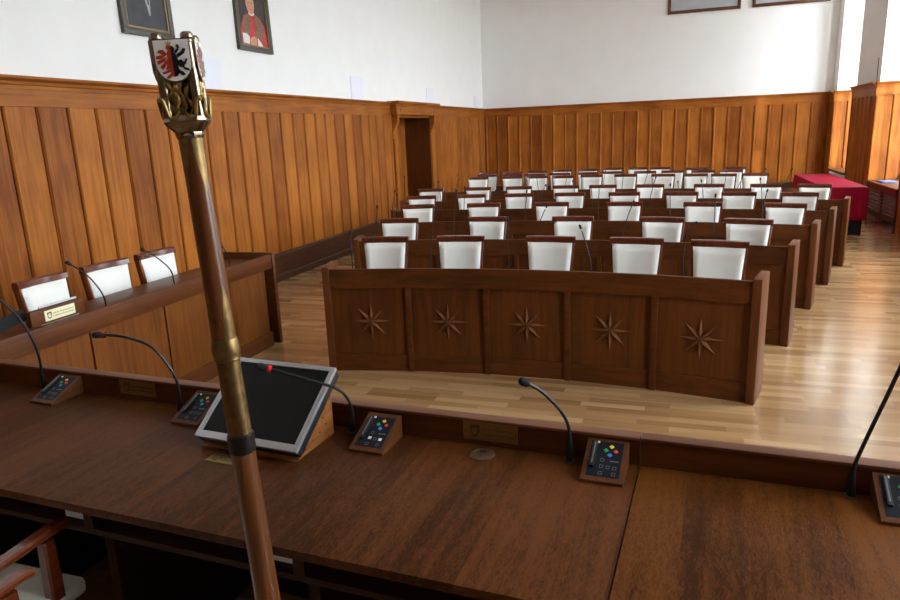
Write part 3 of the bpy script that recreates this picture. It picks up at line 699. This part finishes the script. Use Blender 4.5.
for i, (x, y, lab) in enumerate([(-2.53, 1.979, 'wooden wedge console at the side-bench end of the presidium desk'),
                              (-1.784, 1.938, 'wooden wedge console between the mace and the side bench'),
                              (-1.018, 1.890, 'wooden wedge console with two white keys beside the tilted monitor'),
                              (-.247, 1.872, 'wooden wedge console beside the desk seam, right of the foam microphone'),
                              (.53, 1.836, 'wooden wedge console on the warm brown section beside the upright microphone')]):
    o = cw if i == 2 else (c1 if i == 0 else copy_tree(c1))
    o.location = (x, y, .78); o.rotation_euler.z = RZ
    tag(o, lab, 'control console', 'delegate consoles on the presidium desk')

# tilted monitor on its wooden cradle
yaw = math.radians(-4.5); th = math.radians(36)
mt_e = tag(empty('desk_monitor_cradle', (-1.556, 1.805, .78), yaw), 'oak wedge cradle with ventilation holes under the tilted silver monitor', 'monitor stand')
m = MB(); poly = [(.004, 0), (.236, 0), (.236, .160), (.016, .001)]
m.loft([[(x, y, z) for y, z in poly] for x in (.012, .405)])
for (y, z) in [(.06, .018), (.105, .03), (.15, .04), (.13, .075), (.19, .055), (.185, .115), (.175, .085)]:
    m.lathe([(.0045, .0), (.0045, .0008), (.0001, .0008)], 10, 1, mat=Matrix.Translation((.4052, y, z)) @ Matrix.Rotation(PI/2, 4, 'Y'))
m.build('cradle', ['cradle', 'black'], mt_e, False)
mon = tag(empty('desk_monitor', (-1.556, 1.812, .797), yaw), 'silver-framed black flat monitor lying tilted on the desk behind the mace', 'monitor')
base = Matrix.Rotation(th, 4, 'X')
w, L_ = .420, .335
m = MB(); m.box(.004, w-.004, .004, L_-.004, -.014, .020, 0, .004, base); m.build('housing', 'black', mon)
m = MB()
for q in ((0, w, 0, .026), (0, w, L_-.018, L_), (0, .018, .026, L_-.018), (w-.018, w, .026, L_-.018)): m.box(*q, .020, .034, 0, .002, base)
m.build('bezel', 'alu', mon)
m = MB(); m.box(.016, w-.016, .024, L_-.016, .018, .028, 0, 0, base); m.build('screen', 'screen', mon, False)

# ------------------------------------------------------------------ the mace in the foreground
A_, B_ = Vector((-.629, .790, 1.90)), Vector((-.602, .808, 1.094)); ax = (A_-B_).normalized()
foot = B_ - ax*(B_.z/ax.z)
mc = tag(empty('ceremonial_mace', foot), 'tall ceremonial mace with brass head and wooden staff standing before the desk', 'mace')
vz = ax; toC = Vector((.615, -.788, 0)); f0 = (toC-vz*toC.dot(vz)).normalized()
rot = Matrix.Rotation(math.radians(-11), 3, vz); fr = (rot @ f0).normalized(); xr = vz.cross(fr).normalized()   # fr: outward front; xr: to the viewer's right
BASE = Matrix(((xr.x, -fr.x, vz.x, 0), (xr.y, -fr.y, vz.y, 0), (xr.z, -fr.z, vz.z, 0), (0, 0, 0, 1)))  # local -y = front
LT = (A_-foot).length; H = lambda s: LT-s*.8070                     # s = the measured fraction down from A_
def MBx(): return MB()
def mbuild(m, name, mats, parent=mc, **k):
    m.v = [tuple(BASE @ Vector(v)) for v in m.v]; return m.build(name, mats, parent, **k)
m = MB(); m.lathe([(.0185, .02), (.0192, H(1.0)), (.018, H(.70)), (.0178, H(.675))], 28); mbuild(m, 'lower_staff', 'staff')
m = MB(); m.lathe([(.0178, H(.682)), (.0195, H(.680)), (.0203, H(.672)), (.0196, H(.664)), (.0203, H(.652)), (.0198, H(.646)), (.0175, H(.643))], 28); mbuild(m, 'dark_collar', 'dark_metal')
m = MB(); m.lathe([(.0174, H(.645)), (.0169, H(.50)), (.0192, H(.497)), (.0186, H(.493)), (.0199, H(.487)), (.0204, H(.478)), (.0196, H(.470)), (.0184, H(.463)), (.0178, H(.460)), (.0172, H(.458))], 28); mbuild(m, 'brass_sleeve', 'brass')
m = MB(); m.lathe([(.0170, H(.462)), (.0167, H(.3)), (.0156, H(.105))], 28); us = mbuild(m, 'upper_staff', 'staff')
for k in range(4):                                                  # pointed tongues inlaid above the sleeve and below the head
    a0 = -PI/2-.75+k*PI/2
    for lo, hi in ((H(.462), H(.36)), (H(.105), H(.2))):
        m = MB(); rings = []
        for j in range(9):
            t = j/8; z = lo+(hi-lo)*t; hwid = .62*(1-t**1.6)+.01; q_ = (z-H(.462))/(H(.105)-H(.462)); r = .0174-q_*.0014
            rings.append([(r*math.cos(a0+hwid*u), r*math.sin(a0+hwid*u), z) for u in (-1, -.5, 0, .5, 1)]+[((r-.002)*math.cos(a0+hwid*u), (r-.002)*math.sin(a0+hwid*u), z) for u in (1, .5, 0, -.5, -1)])
        m.loft(rings); mbuild(m, 'inlay_tongue', 'brass')
hs = .0222                                                          # half side of the square head
oct8 = lambda h, c: [(-h+c, -h), (h-c, -h), (h, -h+c), (h, h-c), (h-c, h), (-h+c, h), (-h, h-c), (-h, -h+c)]
m = MB()
m.loft([[(x, y, H(z)) for x, y in oct8(h, h*c)] for h, c, z in [(.0160, .5, .108), (.0172, .5, .103), (.0172, .5, .099), (.0205, .5, .094), (.0262, .4, .086), (.0272, .35, .081), (.0255, .3, .077), (.0250, .28, .072)]])
m.lathe([(.0168, H(.109)), (.0182, H(.104)), (.0172, H(.100))], 28)
mbuild(m, 'head_base', 'silver')
m = MB(); m.box(-hs+.006, hs-.006, -hs+.006, hs-.006, H(.075), H(-.036), 0, .001); mbuild(m, 'head_core', 'dark_metal')
for sx in (-1, 1):
    for sy in (-1, 1):
        m = MB(); m.lathe([(.0068, H(.074)), (.0068, H(-.038)), (.0078, H(-.039)), (.0078, H(-.042)), (.0066, H(-.043)), (.0082, H(-.045)), (.0082, H(-.050)), (.006, H(-.054)), (.0005, H(-.055))], 16, mat=Matrix.Translation((sx*(hs-.003), sy*(hs-.003), 0)))
        mbuild(m, 'corner_column', 'silver')
for side in range(4):                                               # enamel shield and gilt relief on each face
    Rm = Matrix.Rotation(side*PI/2, 4, 'Z')
    def face(m, name, mats, parent=mc):
        m.v = [tuple(Rm @ Vector(v)) for v in m.v]; return mbuild(m, name, mats, parent, smooth=False)
    sw, sh = .0425, .050; cz = H(-.011)
    m = MB(); m.prism([(x, z+cz) for x, z in crest_poly(sw+.003, sh+.003)], .004, 0, lambda a, b, c: (a, -hs-.0058+c, b)); face(m, 'shield_rim', 'silver')
    m = MB(); m.prism([(x, z+cz) for x, z in crest_poly(sw, sh)], .002, 0, lambda a, b, c: (a, -hs-.0066+c, b)); sho = face(m, 'enamel_shield', 'enamel')
    m = MB()
    for p, k in griffin(.052):
        m.prism([(x*.98, z+cz) for x, z in p], .0006, {'r': 0, 'b': 1, 'g': 2}[k], lambda a, b, c: (a, -hs-.0071+c, b))
    face(m, 'griffin_emblem', ['red', 'black_enamel', 'crown_gold'], sho)
    m = MB(); rg = random.Random(5+side)
    for k in range(7):
        x = -.011+.022*(k % 4)/3+rg.uniform(-.002, .002); z0 = H(.073)-.002*rg.random()
        pts = [(x+rg.uniform(-.004, .004), -hs+.002-.003*math.sin(PI*j/5), z0+.054*j/5) for j in range(6)]
        m.tube(smooth_path(pts, 3), [.0024+.0012*math.sin(j*1.3+k) for j in range(16)], 7)
    for sx in (-1, 1):
        pts = [(sx*.0025, -hs-.002, H(.066)), (sx*.009, -hs-.003, H(.076)), (sx*.016, -hs-.0045, H(.074)), (sx*.0185, -hs-.005, H(.062)), (sx*.0205, -hs-.006, H(.05)), (sx*.0235, -hs-.005, H(.045)), (sx*.025, -hs-.002, H(.050))]
        m.tube(smooth_path(pts, 4), .0022, 8)
    m.v = [tuple(Rm @ Vector(v)) for v in m.v]; mbuild(m, 'gilt_relief', 'gold')
m = MB(); m.lathe([(.16, 0), (.16, .02), (.14, .035), (.05, .045), (.032, .06), (.032, .22), (.028, .225), (.0215, .225)], 32); m.build('stand_base', 'dark_metal', mc)

# ------------------------------------------------------------------ pictures and notices on the walls
def picture(name, loc, rz, w, h, fw, label, mats, shapes, canvas, tilt=0., cat='picture'):
    """local: x across, y out of the wall is -y, z up; loc at the bottom middle"""
    e = tag(empty(name, loc, rz), label, cat); e.rotation_euler = (tilt, 0, rz)
    fo, fi = mats
    m = MB()
    for q in ((-w/2, w/2, 0, fw), (-w/2, w/2, h-fw, h), (-w/2, -w/2+fw, fw, h-fw), (w/2-fw, w/2, fw, h-fw)): m.box(q[0], q[1], -.045, 0, q[2], q[3], 0, .006)
    fr_ = m.build('frame', fo, e)
    if fi:
        m = MB(); g = fw; k = fw*.35
        for q in ((-w/2+g, w/2-g, g, g+k), (-w/2+g, w/2-g, h-g-k, h-g), (-w/2+g, -w/2+g+k, g+k, h-g-k), (w/2-g-k, w/2-g, g+k, h-g-k)): m.box(q[0], q[1], -.036, -.004, q[2], q[3], 0, .004)
        m.build('inner_moulding', fi, e)
    m = MB(); m.box(-w/2+fw*.8, w/2-fw*.8, -.02, -.004, fw*.8, h-fw*.8, 0)
    keys = [canvas]
    for i, (poly, k) in enumerate(shapes):
        if k not in keys: keys.append(k)
        m.prism(poly, .0012+.0003*i, keys.index(k), lambda a, b, c: (a, -.0195-c, b))
    m.build('canvas', keys, e, False); return e
def ell(cx, cz, a, b, n=20): return [(cx+a*math.cos(2*PI*i/n), cz+b*math.sin(2*PI*i/n)) for i in range(n)]
suit = [([(-.31, .05), (.31, .05), (.31, .34), (.22, .52), (.07, .62), (-.07, .62), (-.22, .52), (-.31, .34)], 'cv_suit'),
        ([(.045, .20), (.06, .20), (.12, .62), (-.06, .62)], 'cv_shirt'), ([(.045, .30), (.062, .30), (.06, .6), (.01, .6)], 'cv_suit'), (ell(.03, .75, .10, .13), 'cv_skin'), (ell(.03, .84, .105, .06), 'cv_hair')]
picture('portrait_painting', (XL+.002, 5.875, 2.825), PI/2, .70, 1.05, .06, 'dark-framed portrait of a person in a dark suit on the long wall, above the mace', ('frame_dark', 'frame_gilt'), suit, 'cv_bg', tilt=math.radians(-1.5))
card = [([(-.27, .05), (.27, .05), (.28, .18), (.24, .32), (.16, .40), (.06, .44), (-.06, .44), (-.17, .40), (-.24, .30), (-.27, .2)], 'cv_red'),
        ([(-.21, .18), (-.09, .18), (-.05, .43), (-.14, .405), (-.21, .32)], 'cv_fur'), ([(.05, .16), (.19, .16), (.20, .30), (.14, .405), (.05, .43)], 'cv_fur'),
        ([(-.24, .09), (-.12, .08), (-.10, .17), (-.16, .20), (-.24, .20)], 'cv_white'), ([(.06, .06), (.19, .05), (.14, .11), (.07, .17)], 'cv_white'),
        (ell(-.03, .115, .075, .05), 'cv_skin'), (ell(-.005, .145, .055, .035), 'cv_skin'), (ell(-.01, .44, .06, .025), 'cv_white'), (ell(-.02, .545, .085, .115), 'cv_skin'), (ell(-.02, .64, .085, .045), 'cv_red'),
        (ell(-.05, .56, .012, .006), 'cv_bg'), (ell(.012, .56, .012, .006), 'cv_bg'), ([(-.045, .49), (.01, .49), (.0, .482), (-.035, .482)], 'cv_red')]
picture('portrait_painting', (XL+.002, 7.71, 2.85), PI/2, .72, 1.0, .055, 'gilt-framed portrait of a person in crimson robes with clasped hands', ('frame_dark', 'frame_gilt'), card, 'cv_bg', tilt=math.radians(-1.5))
picture('framed_print', (.40, YB-.002, 4.30), 0, 1.60, 1.15, .07, 'brown-framed grey print on the back wall above the middle of the chairs', ('frame_brown', None), [], 'print')
picture('framed_print', (2.24, YB-.002, 4.30), 0, 1.60, 1.15, .07, 'brown-framed grey print on the back wall nearest the window wall', ('frame_brown', None), [], 'print')
for y0, y1, z1, lab in [(6.53, 6.97, 2.71, 'pale lilac sheet standing on the panelling ledge just behind the mace head'), (10.31, 10.76, 2.735, 'pale lilac sheet on the panelling ledge between the portraits and the door hood'),
                        (13.82, 14.26, 2.71, 'pale lilac sheet on the wall just above the door hood'), (17.36, 17.62, 2.68, 'pale lilac sheet on the long wall next to the back corner')]:
    z0 = ZW+.001 if not 13 < y0 < 15 else 2.386
    o = bx('wall_notice', 'notice', XL+.0005, XL+.012, y0, y1, z0, z1); tag(o, lab, 'notice', 'pale sheets along the long wall')

# ------------------------------------------------------------------ red-clothed tables, radiator cover, sill things
tb = tag(empty('side_table', (2.42, 13.36, 0)), 'long table by the window wall hidden under a red cloth', 'table')
bx('tabletop', 'oak_dark', -.29, .29, -1.48, 1.48, .72, .75, tb, .003)
for y in (-1.42, 1.42): bx('dark_filler_end', 'foam', -.27, .27, y-.012, y+.012, .02, .72, tb)  # near-black end and side boards added to deepen the shade under the cloth
bx('dark_filler_side', 'foam', -.285, -.27, -1.43, 1.43, .02, .72, tb)  # black board added to keep the space below the table dark
for x in (-.255, .255):
    for y in (-1.385, 0, 1.385): bx('leg', 'oak_dark', x-.025, x+.025, y-.025, y+.025, 0, .72, tb, .003)
def tablecloth(hx, hy_, ztop, drop):
    m = MB(); per = []
    nx, ny = 14, 60
    for i in range(nx): per.append((-hx+2*hx*i/nx, -hy_, 0, -1))
    for i in range(ny): per.append((hx, -hy_+2*hy_*i/ny, 1, 0))
    for i in range(nx): per.append((hx-2*hx*i/nx, hy_, 0, 1))
    for i in range(ny): per.append((-hx, hy_-2*hy_*i/ny, -1, 0))
    rows = []
    for j in range(7):
        t = j/6; ring = []
        for k, (x, y, nx_, ny_) in enumerate(per):
            wv = t*(.010*math.sin(k*.9)+.008*math.sin(k*.37+1))+.012*t+.002
            ring.append((x+nx_*wv, y+ny_*wv, ztop-drop*t))
        rows.append(ring)
    n = len(per); vs = [p for r in rows for p in r]; fs = [[j*n+k, j*n+(k+1) % n, (j+1)*n+(k+1) % n, (j+1)*n+k] for j in range(6) for k in range(n)]
    fs.append(list(range(n)))
    m.add(vs, fs); return m
cl = tablecloth(.30, 1.49, .756, .50).build('tablecloth', 'cloth'); cl.location = (2.42, 13.36, 0)
sd = cl.modifiers.new('s', 'SOLIDIFY'); sd.thickness = .003; sd.offset = 1
tag(cl, 'crimson red cloth covering the long table by the window wall', 'tablecloth')

a, b = BAYS[3]; yc = (a+b)/2; hw = (b-a)/2-.03
rc = tag(empty('radiator_cover', (XR, yc, 0)), 'dark louvred radiator cover below the sill beside the red-clothed table', 'radiator cover')
m = MB(); m.box(0, .03, -hw, hw, .56, .642); m.box(0, .03, -hw, hw, .13, .2)
for y in (-hw, -.06, hw-.1): m.box(0, .03, y, y+(.12 if y == -.06 else .1), 0 if y != -.06 else .13, .64)
m.build('frame', 'oak_dark', rc, False)
for y0, y1 in ((-hw+.1, -.06), (.06, hw-.1)):
    m = MB()
    for k in range(6):
        z = .225+k*.058; m.loft([[(o, y, z+dz) for o, dz in [(.004, 0), (.026, .022), (.026, .03), (.004, .008)]] for y in (y0, y1)])
    m.build('louvre_panel', 'bench_h', rc, False)
rd = tag(empty('radiator', (XR+.25, yc, 0)), 'pale radiator standing behind the dark louvred cover', 'radiator')
m = MB()
for k in range(24): m.box(-.06, .06, -.8+k*.067, -.8+k*.067+.05, .12, .58, 0, .01)
m.tube([(0, -.8, .16), (0, .8, .16)], .02); m.tube([(0, -.8, .54), (0, .8, .54)], .02); m.build('columns', 'white_metal', rd)
for y in (-.6, .6): bx('foot', 'white_metal', -.17, .05, y-.09, y+.09, 0, .125, rd, .01)
bk = tag(empty('document_folder', (XR+.16, 13.5, .69), .1), 'blue document folder lying on the window sill', 'folder')
bx('cover', 'blue', -.11, .11, -.15, .15, 0, .025, bk, .003); bx('pages', 'paper', -.10, .112, -.145, .145, .005, .02, bk)
cb = tag(empty('wall_cable', (XR+.045, 14.36, ZW)), 'thin dark cable standing on the window pier moulding', 'cable')
m = MB(); m.tube([(0, 0, 0), (0, 0, .2), (.0, .003, .42)], .006, 8); m.build('cable', 'black', cb)

# ------------------------------------------------------------------ daylight and camera
w = bpy.data.worlds.new('sky'); S.world = w; w.use_nodes = True; nt = w.node_tree
bg = nt.nodes['Background']; tcw = nt.nodes.new('ShaderNodeTexCoord'); sp = nt.nodes.new('ShaderNodeSeparateXYZ'); rp = nt.nodes.new('ShaderNodeValToRGB')
mr = nt.nodes.new('ShaderNodeMapRange'); mr.inputs['From Min'].default_value = -1; mr.inputs['From Max'].default_value = 1
nt.links.new(tcw.outputs['Generated'], sp.inputs[0]); nt.links.new(sp.outputs['Z'], mr.inputs['Value']); nt.links.new(mr.outputs[0], rp.inputs['Fac'])
el = rp.color_ramp.elements; el[0].position = .46; el[0].color = (.22, .21, .19, 1); el[1].position = .52; el[1].color = (.90, .96, 1.04, 1)
nt.links.new(rp.outputs['Color'], bg.inputs['Color']); bg.inputs['Strength'].default_value = 16.5
for a, b in BAYS:
    l = bpy.data.lights.new('window_portal', 'AREA'); l.shape = 'RECTANGLE'; l.size = WZ1-WZ0; l.size_y = b-a; l.cycles.is_portal = True
    o = bpy.data.objects.new('window_portal', l); COL.objects.link(o); o.location = (WX+.12, (a+b)/2, (WZ0+WZ1)/2); o.rotation_euler = (0, PI/2, 0)

sl = bpy.data.lights.new('sun', 'SUN'); sl.energy = 6.5; sl.angle = .03; sl.color = (1., .93, .82)
so = bpy.data.objects.new('sun', sl); COL.objects.link(so); so.rotation_euler = Vector((-.36, 1., -.50)).to_track_quat('-Z', 'Y').to_euler(); so.location = (8, 0, 9)
cam = bpy.data.cameras.new('camera'); co = bpy.data.objects.new('camera', cam); COL.objects.link(co); S.camera = co
cam.sensor_width = 36; cam.sensor_fit = 'HORIZONTAL'; cam.lens = 684.795/900*36; cam.clip_start = .05
yw, pt, rl = -.325485, .2402988, -.03987982
f = Vector((math.sin(yw)*math.cos(pt), math.cos(yw)*math.cos(pt), -math.sin(pt))); r = Vector((math.cos(yw), -math.sin(yw), 0)); u = r.cross(f)
r2 = math.cos(rl)*r+math.sin(rl)*u; u2 = -math.sin(rl)*r+math.cos(rl)*u
co.matrix_world = Matrix(((r2.x, u2.x, -f.x, 0), (r2.y, u2.y, -f.y, 0), (r2.z, u2.z, -f.z, 1.80697), (0, 0, 0, 1)))

S.view_settings.view_transform = 'Standard'; S.view_settings.look = 'None'; S.view_settings.gamma = 1; S.view_settings.use_curve_mapping = False
S.view_settings.exposure = 0.
cy = S.cycles; cy.max_bounces = 10; cy.diffuse_bounces = 6; cy.glossy_bounces = 4; cy.transparent_max_bounces = 8; cy.sample_clamp_indirect = 8; cy.use_denoising = True
